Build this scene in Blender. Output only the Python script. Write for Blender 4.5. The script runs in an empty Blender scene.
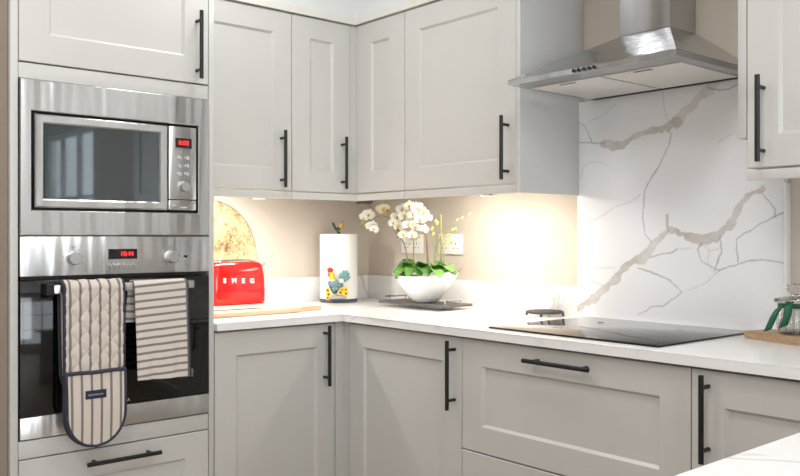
import bpy, bmesh, math, random
from mathutils import Vector, Matrix
import numpy as np
random.seed(7)
C = bpy.context.scene.collection
PI = math.pi

# ------------------------------------------------------------------ survey: camera station and sight lines used to size things
F, CX, HY = 832.0, 400.0, 236.0
CAM = Vector((-2.48, -3.12, 1.20))
FW = Vector((.651, .759, 0)).normalized()
RT = Vector((FW.y, -FW.x, 0))
UP = Vector((0, 0, 1))
def P(u, v, ax, val):
    d = FW + RT*((u-CX)/F) + UP*((HY-v)/F)
    k = (val-CAM[ax])/d[ax]
    return CAM + d*k
def D(u, v, dep):
    return CAM + (FW + RT*((u-CX)/F) + UP*((HY-v)/F))*dep

# ------------------------------------------------------------------ materials
def S(r, g, b):
    f = lambda c: (c/255/12.92) if c <= 10.31 else ((c/255+.055)/1.055)**2.4
    return (f(r), f(g), f(b), 1)
M = {}
def mat(name, col, rough=.5, metal=0, var=.0, vscale=8, bump=0, bscale=60, stretch=(1,1,1), **kw):
    m = bpy.data.materials.new(name); m.use_nodes = True
    nt = m.node_tree; b = nt.nodes['Principled BSDF']
    b.inputs['Base Color'].default_value = col
    b.inputs['Roughness'].default_value = rough
    b.inputs['Metallic'].default_value = metal
    for k, v in kw.items():
        b.inputs[k.replace('_', ' ')].default_value = v
    tc = nt.nodes.new('ShaderNodeTexCoord')
    mp = nt.nodes.new('ShaderNodeMapping'); mp.inputs['Scale'].default_value = stretch
    nt.links.new(tc.outputs['Object'], mp.inputs['Vector'])
    n = nt.nodes.new('ShaderNodeTexNoise'); n.inputs['Scale'].default_value = vscale; n.inputs['Detail'].default_value = 4
    nt.links.new(mp.outputs[0], n.inputs['Vector'])
    r = nt.nodes.new('ShaderNodeValToRGB')
    r.color_ramp.elements[0].position = .3; r.color_ramp.elements[1].position = .7
    r.color_ramp.elements[0].color = tuple(c*(1-var) for c in col[:3])+(1,)
    r.color_ramp.elements[1].color = tuple(min(1, c*(1+var)) for c in col[:3])+(1,)
    nt.links.new(n.outputs['Fac'], r.inputs['Fac'])
    nt.links.new(r.outputs['Color'], b.inputs['Base Color'])
    if bump:
        n2 = nt.nodes.new('ShaderNodeTexNoise'); n2.inputs['Scale'].default_value = bscale
        nt.links.new(mp.outputs[0], n2.inputs['Vector'])
        bp = nt.nodes.new('ShaderNodeBump'); bp.inputs['Strength'].default_value = bump; bp.inputs['Distance'].default_value = .002
        nt.links.new(n2.outputs['Fac'], bp.inputs['Height']); nt.links.new(bp.outputs[0], b.inputs['Normal'])
    M[name] = m
    return m
mat('cabinet', S(200,199,196), .36, var=.012, vscale=3)
mat('cabinet_inside', S(160,157,150), .6)
mat('cabinet_side', S(203,204,203), .35, var=.01)
mat('wall', S(206,196,184), .75, var=.015, bump=.05)
mat('wall_brown_shaded', S(140,127,115), .8, var=.03)  # return wall: taupe darkened to brown, its shadow put into the colour
mat('bulkhead', S(224,226,227), .7, var=.01)
mat('ceiling', S(235,235,232), .8)
mat('cornice', S(222,221,214), .45)
mat('floor', S(168,152,136), .4, var=.08, vscale=2)
mat('black', S(17,17,19), .38)
mat('black_gap', S(10,10,11), .5)
mat('dark_glass', S(30,46,54), .03, IOR=2.0)
mat('oven_glass', S(9,9,10), .05, IOR=1.55)
mat('hob_glass', S(22,21,22), .07, IOR=1.5)
mat('display', S(22,12,16), .15)
mat('chrome', S(215,216,218), .14, 1)
mat('knob', S(196,198,200), .3, 1)
mat('mesh_filter', S(226,225,222), .5, .0, var=.03, vscale=300)  # pale non-metal tone holds the light bounced up under the hood
mat('dark_steel', S(90,88,84), .35, 1)
mat('red', S(205,22,20), .12, var=.02, Coat_Weight=.6)
mat('pale_wood', S(222,192,158), .5, var=.06, vscale=14, stretch=(1,12,12))
mat('wood', S(172,142,110), .5, var=.18, vscale=16, stretch=(14,2,14))
mat('paper', S(246,245,242), .9, bump=.15, bscale=180)
mat('ceramic', S(240,240,240), .18)
mat('trivet_metal', S(74,70,68), .45, .4)
mat('slate', S(92,90,88), .5, var=.1, vscale=30)
mat('slate_blue', S(82,92,104), .5, var=.1, vscale=30)
mat('socket', S(243,242,238), .3)
mat('leaf', S(98,146,66), .35, var=.25, vscale=22)
mat('leaf_dark', S(70,120,54), .35, var=.25, vscale=22)
mat('moss', S(120,124,74), .9, var=.35, vscale=60)
mat('stem', S(142,142,72), .5, var=.15, vscale=30)
mat('stem_brown', S(150,122,88), .6, var=.2, vscale=30)
mat('petal', S(250,247,236), .55, var=.02)
mat('petal_cream', S(240,224,190), .55, var=.05, vscale=40)
mat('bud', S(176,170,96), .5, var=.15, vscale=40)
mat('throat', S(214,190,84), .5)
mat('ribbon', S(18,86,60), .5, var=.06, vscale=40)
mat('navy', S(52,54,66), .85, var=.12, vscale=120)
mat('label_navy', S(40,42,62), .8)
mat('label_thread', S(150,150,165), .8)
mat('resin_red', S(176,40,36), .4, var=.1, vscale=60)
mat('resin_yellow', S(240,190,44), .45, var=.12, vscale=60)
mat('resin_cream', S(240,226,180), .45, var=.06, vscale=60)
mat('resin_blue', S(112,134,146), .45, var=.2, vscale=90)
mat('resin_teal', S(96,142,142), .45, var=.22, vscale=80)
mat('resin_green', S(50,84,64), .45, var=.2, vscale=80)
mat('resin_dark', S(62,40,30), .5)
mat('resin_stone', S(160,160,156), .6, var=.12, vscale=60)
mat('white_upvc', S(240,240,240), .3)
mat('blind', S(225,225,222), .6)
mat('letter_gleam', S(236,232,228), .25)  # chrome letters: their bright reflection painted as a flat white
mat('white_mark', S(230,230,230), .5)

def emis(name, col, st):
    m = bpy.data.materials.new(name); m.use_nodes = True
    b = m.node_tree.nodes['Principled BSDF']
    b.inputs['Base Color'].default_value = col; b.inputs['Emission Color'].default_value = col
    b.inputs['Emission Strength'].default_value = st
    M[name] = m
emis('red_digit', S(255,40,40), 2.5)
emis('lit_diffuser', S(245,240,230), .45)

def steel(name, col, rough, aniso, scale, rot=0.0, wave=.02):
    m = bpy.data.materials.new(name); m.use_nodes = True
    nt = m.node_tree; b = nt.nodes['Principled BSDF']
    b.inputs['Base Color'].default_value = col; b.inputs['Metallic'].default_value = 1
    b.inputs['Roughness'].default_value = rough
    tc = nt.nodes.new('ShaderNodeTexCoord'); mp = nt.nodes.new('ShaderNodeMapping'); mp.inputs['Scale'].default_value = scale
    n = nt.nodes.new('ShaderNodeTexNoise'); n.inputs['Scale'].default_value = 1; n.inputs['Detail'].default_value = 5
    nt.links.new(tc.outputs['Object'], mp.inputs[0]); nt.links.new(mp.outputs[0], n.inputs['Vector'])
    mr = nt.nodes.new('ShaderNodeMapRange'); mr.inputs[3].default_value = rough-.03; mr.inputs[4].default_value = rough+.04
    nt.links.new(n.outputs['Fac'], mr.inputs[0]); nt.links.new(mr.outputs[0], b.inputs['Roughness'])
    bp = nt.nodes.new('ShaderNodeBump'); bp.inputs['Strength'].default_value = .012; bp.inputs['Distance'].default_value = .001
    nt.links.new(n.outputs['Fac'], bp.inputs['Height']); nt.links.new(bp.outputs[0], b.inputs['Normal'])
    # broad soft waviness of thin sheet metal
    mp2 = nt.nodes.new('ShaderNodeMapping'); mp2.inputs['Scale'].default_value = (9, 9, .8)
    n2 = nt.nodes.new('ShaderNodeTexNoise'); n2.inputs['Scale'].default_value = 1; n2.inputs['Detail'].default_value = 2
    nt.links.new(tc.outputs['Object'], mp2.inputs[0]); nt.links.new(mp2.outputs[0], n2.inputs['Vector'])
    bp2 = nt.nodes.new('ShaderNodeBump'); bp2.inputs['Strength'].default_value = .5; bp2.inputs['Distance'].default_value = wave
    nt.links.new(n2.outputs['Fac'], bp2.inputs['Height']); nt.links.new(bp.outputs[0], bp2.inputs['Normal']); nt.links.new(bp2.outputs[0], b.inputs['Normal'])
    b.inputs['Anisotropic'].default_value = aniso; b.inputs['Anisotropic Rotation'].default_value = rot
    tg = nt.nodes.new('ShaderNodeTangent'); tg.direction_type = 'RADIAL'; tg.axis = 'Z'
    nt.links.new(tg.outputs[0], b.inputs['Tangent'])
    M[name] = m
steel('steel', S(214,215,216), .30, .85, (5, 5, 260), .25, .03)
steel('hood_steel', S(196,198,201), .22, .5, (5, 5, 200), 0, .012)

def glass(name, col=(1,1,1,1), rough=.02):
    m = bpy.data.materials.new(name); m.use_nodes = True
    b = m.node_tree.nodes['Principled BSDF']
    b.inputs['Base Color'].default_value = col; b.inputs['Roughness'].default_value = rough
    b.inputs['Transmission Weight'].default_value = 1; b.inputs['IOR'].default_value = 1.45
    M[name] = m
glass('glass', S(250,253,252), .08)

def marble_mat():                                   # white engineered stone with faint grey veins
    m = bpy.data.materials.new('stone'); m.use_nodes = True
    nt = m.node_tree; b = nt.nodes['Principled BSDF']; b.inputs['Roughness'].default_value = .24
    tc = nt.nodes.new('ShaderNodeTexCoord')
    def vein(scale, dist, w):
        n = nt.nodes.new('ShaderNodeTexNoise'); n.inputs['Scale'].default_value = scale; n.inputs['Detail'].default_value = 3
        n.inputs['Distortion'].default_value = dist
        nt.links.new(tc.outputs['Object'], n.inputs['Vector'])
        s = nt.nodes.new('ShaderNodeMath'); s.operation = 'SUBTRACT'; s.inputs[1].default_value = .5
        a = nt.nodes.new('ShaderNodeMath'); a.operation = 'ABSOLUTE'
        nt.links.new(n.outputs['Fac'], s.inputs[0]); nt.links.new(s.outputs[0], a.inputs[0])
        r = nt.nodes.new('ShaderNodeMapRange'); r.inputs[1].default_value = 0; r.inputs[2].default_value = w
        r.inputs[3].default_value = 1; r.inputs[4].default_value = 0
        nt.links.new(a.outputs[0], r.inputs[0]); return r
    v = vein(2.2, .9, .012)
    k = nt.nodes.new('ShaderNodeTexNoise'); k.inputs['Scale'].default_value = 3.1
    nt.links.new(tc.outputs['Object'], k.inputs['Vector'])
    kr = nt.nodes.new('ShaderNodeMapRange'); kr.inputs[1].default_value = .48; kr.inputs[2].default_value = .62
    nt.links.new(k.outputs['Fac'], kr.inputs[0])
    mu = nt.nodes.new('ShaderNodeMath'); mu.operation = 'MULTIPLY'
    nt.links.new(v.outputs[0], mu.inputs[0]); nt.links.new(kr.outputs[0], mu.inputs[1])
    mu2 = nt.nodes.new('ShaderNodeMath'); mu2.operation = 'MULTIPLY'; mu2.inputs[1].default_value = .55
    nt.links.new(mu.outputs[0], mu2.inputs[0])
    mx = nt.nodes.new('ShaderNodeMix'); mx.data_type = 'RGBA'
    mx.inputs[6].default_value = S(236,236,236); mx.inputs[7].default_value = S(172,166,158)
    nt.links.new(mu2.outputs[0], mx.inputs[0]); nt.links.new(mx.outputs[2], b.inputs['Base Color'])
    M['stone'] = m
    m = bpy.data.materials.new('veined_slab'); m.use_nodes = True
    nt = m.node_tree; b = nt.nodes['Principled BSDF']; b.inputs['Roughness'].default_value = .14
    a = nt.nodes.new('ShaderNodeAttribute'); a.attribute_name = 'vein'
    n = nt.nodes.new('ShaderNodeTexNoise'); n.inputs['Scale'].default_value = 120; n.inputs['Detail'].default_value = 4
    tc = nt.nodes.new('ShaderNodeTexCoord'); nt.links.new(tc.outputs['Object'], n.inputs['Vector'])
    mr = nt.nodes.new('ShaderNodeMapRange'); mr.inputs[3].default_value = .98; mr.inputs[4].default_value = 1.01
    nt.links.new(n.outputs['Fac'], mr.inputs[0])
    mu = nt.nodes.new('ShaderNodeMix'); mu.data_type = 'RGBA'; mu.blend_type = 'MULTIPLY'; mu.inputs[0].default_value = 1
    nt.links.new(a.outputs['Color'], mu.inputs[6]); nt.links.new(mr.outputs[0], mu.inputs[7])
    nt.links.new(mu.outputs[2], b.inputs['Base Color'])
    M['veined_slab'] = m
marble_mat()

def cloth_mat(name, cream, stripe, axis, n, width, tilt=0, hem=None, off=0.0):
    m = bpy.data.materials.new(name); m.use_nodes = True
    nt = m.node_tree; b = nt.nodes['Principled BSDF']; b.inputs['Roughness'].default_value = .95
    uv = nt.nodes.new('ShaderNodeUVMap'); sp = nt.nodes.new('ShaderNodeSeparateXYZ')
    nt.links.new(uv.outputs[0], sp.inputs[0])
    def math_(op, a, c):
        q = nt.nodes.new('ShaderNodeMath'); q.operation = op
        for i, z in enumerate((a, c)):
            if z is None: continue
            if isinstance(z, (int, float)): q.inputs[i].default_value = z
            else: nt.links.new(z, q.inputs[i])
        return q.outputs[0]
    main, other = (sp.outputs[0], sp.outputs[1]) if axis == 'u' else (sp.outputs[1], sp.outputs[0])
    t = math_('ADD', math_('MULTIPLY', main, n), math_('ADD', math_('MULTIPLY', other, tilt), off))
    fr = math_('FRACT', t, None)
    d = math_('ABSOLUTE', math_('SUBTRACT', fr, .5), None)
    st = math_('LESS_THAN', d, width/2)
    nz = nt.nodes.new('ShaderNodeTexNoise'); nz.inputs['Scale'].default_value = 500
    tc = nt.nodes.new('ShaderNodeTexCoord'); nt.links.new(tc.outputs['Object'], nz.inputs['Vector'])
    mx = nt.nodes.new('ShaderNodeMix'); mx.data_type = 'RGBA'
    mx.inputs[6].default_value = cream; mx.inputs[7].default_value = stripe
    nt.links.new(math_('MULTIPLY', st, .85), mx.inputs[0])
    out = mx.outputs[2]
    if hem:
        m2 = nt.nodes.new('ShaderNodeMix'); m2.data_type = 'RGBA'
        nt.links.new(math_('GREATER_THAN', sp.outputs[0], hem), m2.inputs[0])
        nt.links.new(out, m2.inputs[6]); m2.inputs[7].default_value = S(110,108,108); out = m2.outputs[2]
    nt.links.new(out, b.inputs['Base Color'])
    bp = nt.nodes.new('ShaderNodeBump'); bp.inputs['Strength'].default_value = .25; bp.inputs['Distance'].default_value = .001
    nt.links.new(nz.outputs['Fac'], bp.inputs['Height']); nt.links.new(bp.outputs[0], b.inputs['Normal'])
    M[name] = m
cloth_mat('glove_cloth', S(206,196,187), S(104,97,93), 'u', 6, .25, off=.0)
cloth_mat('towel_cloth', S(212,204,196), S(112,104,100), 'v', 20, .33, tilt=.5, hem=.955)

def disc_mat():                                      # hammered gold lacquer
    m = bpy.data.materials.new('gold_leaf'); m.use_nodes = True
    nt = m.node_tree; b = nt.nodes['Principled BSDF']; b.inputs['Roughness'].default_value = .4
    b.inputs['Metallic'].default_value = .0
    tc = nt.nodes.new('ShaderNodeTexCoord')
    n = nt.nodes.new('ShaderNodeTexNoise'); n.inputs['Scale'].default_value = 55; n.inputs['Detail'].default_value = 6; n.inputs['Distortion'].default_value = 1.5
    n2 = nt.nodes.new('ShaderNodeTexNoise'); n2.inputs['Scale'].default_value = 7; n2.inputs['Detail'].default_value = 3
    nt.links.new(tc.outputs['Object'], n.inputs['Vector']); nt.links.new(tc.outputs['Object'], n2.inputs['Vector'])
    ad = nt.nodes.new('ShaderNodeMath'); ad.operation = 'MULTIPLY_ADD'; ad.inputs[1].default_value = .55
    nt.links.new(n2.outputs['Fac'], ad.inputs[0])
    ad2 = nt.nodes.new('ShaderNodeMath'); ad2.operation = 'MULTIPLY'; ad2.inputs[1].default_value = .45
    nt.links.new(n.outputs['Fac'], ad2.inputs[0]); nt.links.new(ad2.outputs[0], ad.inputs[2])
    r = nt.nodes.new('ShaderNodeValToRGB')
    e = r.color_ramp.elements
    e[0].position = .36; e[0].color = S(96,80,50); e[1].position = .60; e[1].color = S(184,172,138)
    x = e.new(.44); x.color = S(134,118,82); x = e.new(.5); x.color = S(166,151,114)
    nt.links.new(ad.outputs[0], r.inputs['Fac']); nt.links.new(r.outputs['Color'], b.inputs['Base Color'])
    bp = nt.nodes.new('ShaderNodeBump'); bp.inputs['Strength'].default_value = .4; bp.inputs['Distance'].default_value = .002
    nt.links.new(n.outputs['Fac'], bp.inputs['Height']); nt.links.new(bp.outputs[0], b.inputs['Normal'])
    M['gold_leaf'] = m
disc_mat()

# ------------------------------------------------------------------ mesh helpers
def wloc(o):
    v = Vector((0, 0, 0))
    while o is not None:
        v += o.location; o = o.parent
    return v
class MB:
    def __init__(s): s.bm = bmesh.new()
    def box(s, x0, x1, y0, y1, z0, z1, bev=0, seg=2):
        x0, x1 = min(x0, x1), max(x0, x1); y0, y1 = min(y0, y1), max(y0, y1); z0, z1 = min(z0, z1), max(z0, z1)
        r = bmesh.ops.create_cube(s.bm, size=1)
        vs = r['verts']
        for v in vs:
            v.co = Vector(((x0+x1)/2+v.co.x*(x1-x0), (y0+y1)/2+v.co.y*(y1-y0), (z0+z1)/2+v.co.z*(z1-z0)))
        if bev:
            es = list({e for v in vs for e in v.link_edges})
            bmesh.ops.bevel(s.bm, geom=es, offset=bev, segments=seg, affect='EDGES', profile=.5)
        return s
    def ring_fill(s, rings, cap0=True, cap1=True, closed=True):
        vr = [[s.bm.verts.new(p) for p in r] for r in rings]
        n = len(vr[0])
        for a, b in zip(vr, vr[1:]):
            for i in range(n if closed else n-1):
                j = (i+1) % n
                try: s.bm.faces.new((a[i], a[j], b[j], b[i]))
                except ValueError: pass
        if cap0: s.bm.faces.new(vr[0][::-1])
        if cap1: s.bm.faces.new(vr[-1])
        return s
    def tube(s, pts, r, seg=10, closed=False, flat=1.0):
        pts = [Vector(p) for p in pts]; n = len(pts)
        rs = r if isinstance(r, (list, tuple)) else [r]*n
        rings = []; prev = None
        for i, p in enumerate(pts):
            if closed: t = (pts[(i+1) % n]-pts[i-1])
            else: t = pts[min(i+1, n-1)]-pts[max(i-1, 0)]
            if t.length < 1e-9: t = Vector((0, 0, 1))
            t.normalize()
            if prev is None:
                a = Vector((0, 0, 1)) if abs(t.z) < .9 else Vector((1, 0, 0))
                nrm = t.cross(a).normalized()
            else:
                nrm = (prev - t*prev.dot(t))
                nrm = nrm.normalized() if nrm.length > 1e-6 else t.orthogonal().normalized()
            prev = nrm; bi = t.cross(nrm)
            rings.append([p+(nrm*math.cos(2*PI*k/seg)+bi*math.sin(2*PI*k/seg)*flat)*rs[i] for k in range(seg)])
        if closed:
            rings.append(rings[0])
            s.ring_fill(rings, False, False)
            bmesh.ops.remove_doubles(s.bm, verts=s.bm.verts, dist=1e-6)
        else: s.ring_fill(rings)
        return s
    def cyl(s, p0, p1, r, seg=24, r2=None):
        return s.tube([p0, p1], [r, r if r2 is None else r2], seg)
    def lathe(s, prof, c, seg=40, sx=1, sy=1, cap=True):
        rings = [[Vector((c[0]+r*sx*math.cos(2*PI*k/seg), c[1]+r*sy*math.sin(2*PI*k/seg), c[2]+z)) for k in range(seg)] for r, z in prof]
        return s.ring_fill(rings, cap, cap)
    def ell(s, c, ax, seg=16, rings=10):
        """ellipsoid with three half-axis vectors"""
        c = Vector(c); a, b, d = [Vector(q) for q in ax]
        rr = []
        for i in range(rings+1):
            th = PI*i/rings; rad = max(math.sin(th), .001)
            rr.append([c + d*math.cos(th) + (a*math.cos(2*PI*k/seg)+b*math.sin(2*PI*k/seg))*rad for k in range(seg)])
        return s.ring_fill(rr)
    def sphere(s, c, r, seg=14, rings=8):
        r = r if isinstance(r, tuple) else (r, r, r)
        return s.ell(c, ((r[0], 0, 0), (0, r[1], 0), (0, 0, r[2])), seg, rings)
    def prism(s, poly, z0, z1, bev=0):
        s.ring_fill([[Vector((x, y, z0)) for x, y in poly], [Vector((x, y, z1)) for x, y in poly]])
        return s
    def build(s, name, m, parent=None, smooth=30, local=False):
        bmesh.ops.recalc_face_normals(s.bm, faces=s.bm.faces)
        me = bpy.data.meshes.new(name)
        o = bpy.data.objects.new(name, me); C.objects.link(o)
        if parent is not None:
            o.parent = parent
            if not local:
                w = wloc(parent)
                for v in s.bm.verts: v.co -= w
        s.bm.to_mesh(me); s.bm.free()
        if smooth:
            me.polygons.foreach_set('use_smooth', [True]*len(me.polygons))
            me.set_sharp_from_angle(angle=math.radians(smooth))
        me.materials.append(M[m] if isinstance(m, str) else m)
        return o
def thing(name, label, cat, loc=(0, 0, 0), group=None):
    o = bpy.data.objects.new(name, None); C.objects.link(o); o.empty_display_size = .05
    o.location = loc; o['label'] = label; o['category'] = cat
    if group: o['group'] = group
    return o
def tag(o, label, cat, group=None):
    o['label'] = label; o['category'] = cat
    if group: o['group'] = group
    return o
def struct(o): o['kind'] = 'structure'; return o
def rebase(o, loc):
    """put a single-mesh thing's origin at its base"""
    loc = Vector(loc)
    for v in o.data.vertices: v.co -= loc
    o.location = loc; return o

# vertical work planes: A faces the room from the left wall, B from the right wall, N faces back from the peninsula
def pl(kind, val):
    if kind == 'A': return lambda a, b, n: Vector((a, val-n, b))
    if kind == 'B': return lambda a, b, n: Vector((val-n, a, b))
    return lambda a, b, n: Vector((a, val+n, b))
def rect(f, a0, a1, b0, b1, n): return [f(a0, b0, n), f(a1, b0, n), f(a1, b1, n), f(a0, b1, n)]
def shaker(f, a0, a1, b0, b1, fr=.083, th=.02, rec=.009, name='door', parent=None, m='cabinet', fra=None):
    a0, a1 = min(a0, a1), max(a0, a1); e = .0018
    fa = fr if fra is None else fra
    mb = MB()
    R = lambda ia, ib, n: rect(f, a0+ia, a1-ia, b0+ib, b1-ib, n)
    mb.ring_fill([R(0, 0, -th), R(0, 0, -e), R(e, e, 0), R(fa, fr, 0), R(fa+.008, fr+.008, -rec)])
    return mb.build(name, m, parent, smooth=20)
def bar_handle(f, a, b, L, vert, parent, sub='handle', out=.036, r=.0066):
    mb = MB(); h = L/2; q = h-.030
    if vert:
        mb.cyl(f(a, b-h, out), f(a, b+h, out), r, 16)
        for s_ in (-1, 1): mb.cyl(f(a, b+s_*q, 0), f(a, b+s_*q, out), .0052, 12)
    else:
        mb.cyl(f(a-h, b, out), f(a+h, b, out), r, 16)
        for s_ in (-1, 1): mb.cyl(f(a+s_*q, b, 0), f(a+s_*q, b, out), .0052, 12)
    o = mb.build(sub, 'black', parent)
    o['label'] = 'black bar handle'
    return o
def text_mesh(txt, size, ext, name, m, parent, origin, right, up, align='CENTER', xs=1.0, bold=0.0):
    cu = bpy.data.curves.new('t', 'FONT'); cu.body = txt; cu.size = size; cu.extrude = ext; cu.offset = bold; cu.align_x = align; cu.align_y = 'CENTER'
    to = bpy.data.objects.new('t', cu); C.objects.link(to)
    dg = bpy.context.evaluated_depsgraph_get()
    me = bpy.data.meshes.new_from_object(to.evaluated_get(dg))
    bpy.data.objects.remove(to)
    right = Vector(right).normalized(); up = Vector(up).normalized(); nr = right.cross(up)
    w = wloc(parent) if parent else Vector((0, 0, 0))
    for v in me.vertices:
        v.co = Vector(origin) + right*v.co.x*xs + up*v.co.y + nr*v.co.z - w
    me.materials.clear(); me.materials.append(M[m]); me.name = name
    o = bpy.data.objects.new(name, me); C.objects.link(o); o.parent = parent
    return o

# ------------------------------------------------------------------ heights shared by everything
WT, WB = .908, .882          # worktop top and underside
YA, XB = -.60, -.60          # base and tall fronts
UB, UT = 1.379, 2.077        # wall-unit doors
PB = 1.347                   # pelmet underside

# ------------------------------------------------------------------ the room
H = 2.45
struct(MB().box(-1.80, .1, 0, .1, 0, H).build('wall_left', 'wall'))
struct(MB().box(-4.6, -1.7835, -.585, -.485, 0, H).build('wall_return', 'wall_brown_shaded'))
mb = MB()                                                   # right wall with a window opening far behind the camera
mb.box(0, .1, -4.75, .1, 0, H); mb.box(0, .1, -6.6, -5.95, 0, H); mb.box(0, .1, -5.95, -4.75, 0, .95); mb.box(0, .1, -5.95, -4.75, 2.1, H)
struct(mb.build('wall_right', 'wall'))
mb = MB()
mb.box(-4.7, -3.3, -6.7, -6.6, 0, H); mb.box(-1.1, .1, -6.7, -6.6, 0, H); mb.box(-3.3, -1.1, -6.7, -6.6, 2.15, H); mb.box(-3.3, -1.1, -6.7, -6.6, 0, .3)
struct(mb.build('wall_back', 'ceiling'))
struct(MB().box(-4.7, -4.6, -6.7, -.485, 0, H).build('wall_far_left', 'ceiling'))
struct(MB().box(-4.7, .1, -6.7, .1, -.1, 0).build('floor', 'floor'))
struct(MB().box(-4.7, .1, -6.7, .1, H, H+.1).build('ceiling', 'ceiling'))
# window 1 in the right wall, window 2 in the back wall
def window(nm, f, a0, a1, b0, b1, nv, nh):
    fr = MB(); t = .05
    def bx(p, q, r_, s_):
        A = f(p, r_, -.06); B_ = f(q, s_, -.01)
        fr.box(A.x, B_.x, A.y, B_.y, A.z, B_.z, .004)
    bx(a0, a0+t, b0, b1); bx(a1-t, a1, b0, b1); bx(a0+t, a1-t, b0, b0+t); bx(a0+t, a1-t, b1-t, b1)
    for i in range(1, nv): c = a0+(a1-a0)*i/nv; bx(c-.018, c+.018, b0+t, b1-t)
    for i in range(1, nh): c = b0+(b1-b0)*i/nh; bx(a0+t, a1-t, c-.014, c+.014)
    w = struct(fr.build(nm, 'white_upvc'))
    g = MB(); A = f(a0+t, b0+t, -.04); B_ = f(a1-t, b1-t, -.036); g.box(A.x, B_.x, A.y, B_.y, A.z, B_.z)
    g.build('pane', 'glass', w)
    return w
window('window_1', pl('B', 0), -5.95, -4.75, .95, 2.1, 3, 2)
window('window_2', pl('N', -6.6), -3.3, -1.1, .3, 2.15, 4, 3)
# bulkhead over the wall units and cornice strip
def Lpoly(d): return [(-1.139, -.001), (-1.139, -d), (-d, -d), (-d, -1.252), (-.001, -1.252), (-.001, -.001)]
struct(MB().prism(Lpoly(.357), 2.107, H).build('trim_1', 'bulkhead'))
struct(MB().prism(Lpoly(.362), 2.0815, 2.106).build('trim_2', 'cornice'))

# ------------------------------------------------------------------ tall oven housing
T = thing('tall_oven_housing', 'tall pale grey cabinet housing the built-in microwave and oven at far left', 'cabinet', (-1.46, -.3, 0))
MB().box(-1.781, -1.7595, YA, -.002, 0, 2.45, .001).build('side_panel', 'cabinet', T)
MB().box(-1.1575, -1.1395, YA, -.002, 0, 2.45, .001).build('side_panel', 'cabinet', T)
mb = MB()
mb.box(-1.7575, -1.1595, -.56, -.02, 1.655, 1.675); mb.box(-1.7575, -1.1595, -.56, -.02, 1.19, 1.206)
mb.box(-1.7575, -1.1595, -.56, -.02, .585, .603); mb.box(-1.7575, -1.1595, -.02, -.004, .1, 2.44)
mb.build('shelf', 'cabinet_inside', T)
fA = pl('A', YA)
MB().box(-1.7575, -1.1595, YA+.004, YA+.022, 1.656, 1.7005, .001).build('rail', 'cabinet', T)
MB().box(-1.7575, -1.1595, YA+.003, YA+.022, .557, .6085, .001).build('rail', 'cabinet', T)
d = shaker(fA, -1.757, -1.160, 1.704, 2.43, .084, parent=T)
bar_handle(fA, -1.203, 1.826, .222, True, d)
d = shaker(fA, -1.757, -1.160, .155, .5535, .08, parent=T, name='drawer')
bar_handle(fA, -1.4575, .5175, .232, False, d)
MB().box(-1.757, -1.16, -.545, -.527, .0, .15).build('plinth', 'cabinet', T)

# ------------------------------------------------------------------ built-in microwave
Wm = thing('built_in_microwave', 'built-in stainless steel microwave set in the tall cabinet above the oven', 'microwave', (-1.457, -.58, 1.206))
ax0, ax1, az0, az1 = -1.7555, -1.1605, 1.2025, 1.6535
p0 = P(31.2, 110.5, 1, YA); p1 = P(197.6, 213.6, 1, YA)
ix0, ix1, iz0, iz1 = p0.x, p1.x, p1.z+.001, p0.z
def frame(f, o, i, n0, n1, name, m, parent, bev=.0025):
    mb = MB()
    mb.ring_fill([rect(f, *i, n0), rect(f, *o, n0), rect(f, *o, n1-bev), rect(f, o[0]+bev, o[1]-bev, o[2]+bev, o[3]-bev, n1), rect(f, i[0]-bev, i[1]+bev, i[2]-bev, i[3]+bev, n1), rect(f, *i, n1-bev), rect(f, *i, n0)], False, False)
    bmesh.ops.remove_doubles(mb.bm, verts=mb.bm.verts, dist=1e-6)
    return mb.build(name, m, parent, smooth=20)
frame(fA, (ax0, ax1, az0, az1), (ix0, ix1, iz0, iz1), -.012, .006, 'trim_frame', 'steel', Wm)
MB().box(ix0-.015, ix1+.015, -.575, -.16, 1.222, iz1+.005).build('casing', 'black_gap', Wm)
g = .0085
cx = P(167.4, 170, 1, YA).x
wx0, wz1 = P(43.4, 123.4, 1, YA).x, P(43.4, 123.4, 1, YA).z
wx1, wz0 = P(158.9, 202.1, 1, YA).x, P(158.9, 202.1, 1, YA).z
dr = frame(fA, (ix0+g, cx-.001, iz0+g, iz1-g), (wx0, wx1, wz0, wz1), -.020, .008, 'door', 'steel', Wm, .004)
mb = MB(); mb.ring_fill([rect(fA, wx0+.0005, wx1-.0005, wz0+.0005, wz1-.0005, -.018), rect(fA, wx0+.0005, wx1-.0005, wz0+.0005, wz1-.0005, .004)])
mb.build('door_window', 'dark_glass', dr)
cp = MB()
cp.box(cx+.001, ix1-g, YA-.008, YA+.02, P(182, 200, 1, YA).z+.0008, iz1-g, .003)
cp.box(cx+.001, ix1-g, YA-.007, YA+.02, iz0+g, P(182, 200, 1, YA).z-.0008, .003)
cp = cp.build('control_panel', 'steel', Wm)
def on(u, v, n=0): q = P(u, v, 1, YA-n); return q
a, b = on(174.3, 138), on(190.2, 148.8)
dsp = MB().box(a.x, b.x, YA-.0105, YA-.007, b.z, a.z).build('display', 'display', cp)
text_mesh('8:00', .021, .0003, 'digits', 'red_digit', dsp, ((a.x+b.x)/2, YA-.011, (a.z+b.z)/2), (1, 0, 0), (0, 0, 1))
BT = []
for v in (158.1, 166.2, 174.2):
    for u in (178.2, 186.1):
        q = on(u, v)
        BT.append(q)
def knob(q, r, parent, y0, L=.02, name='knob', m='knob'):
    o = MB().lathe([(r*1.12, 0), (r*1.12, .003), (r, .004), (r*.94, L-.002), (r*.86, L)], (0, 0, 0), 36).build(name, m, None)
    o.parent = parent; o.rotation_euler = (PI/2, 0, 0); o.location = Vector((q.x, y0, q.z)) - wloc(parent)
    return o
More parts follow.
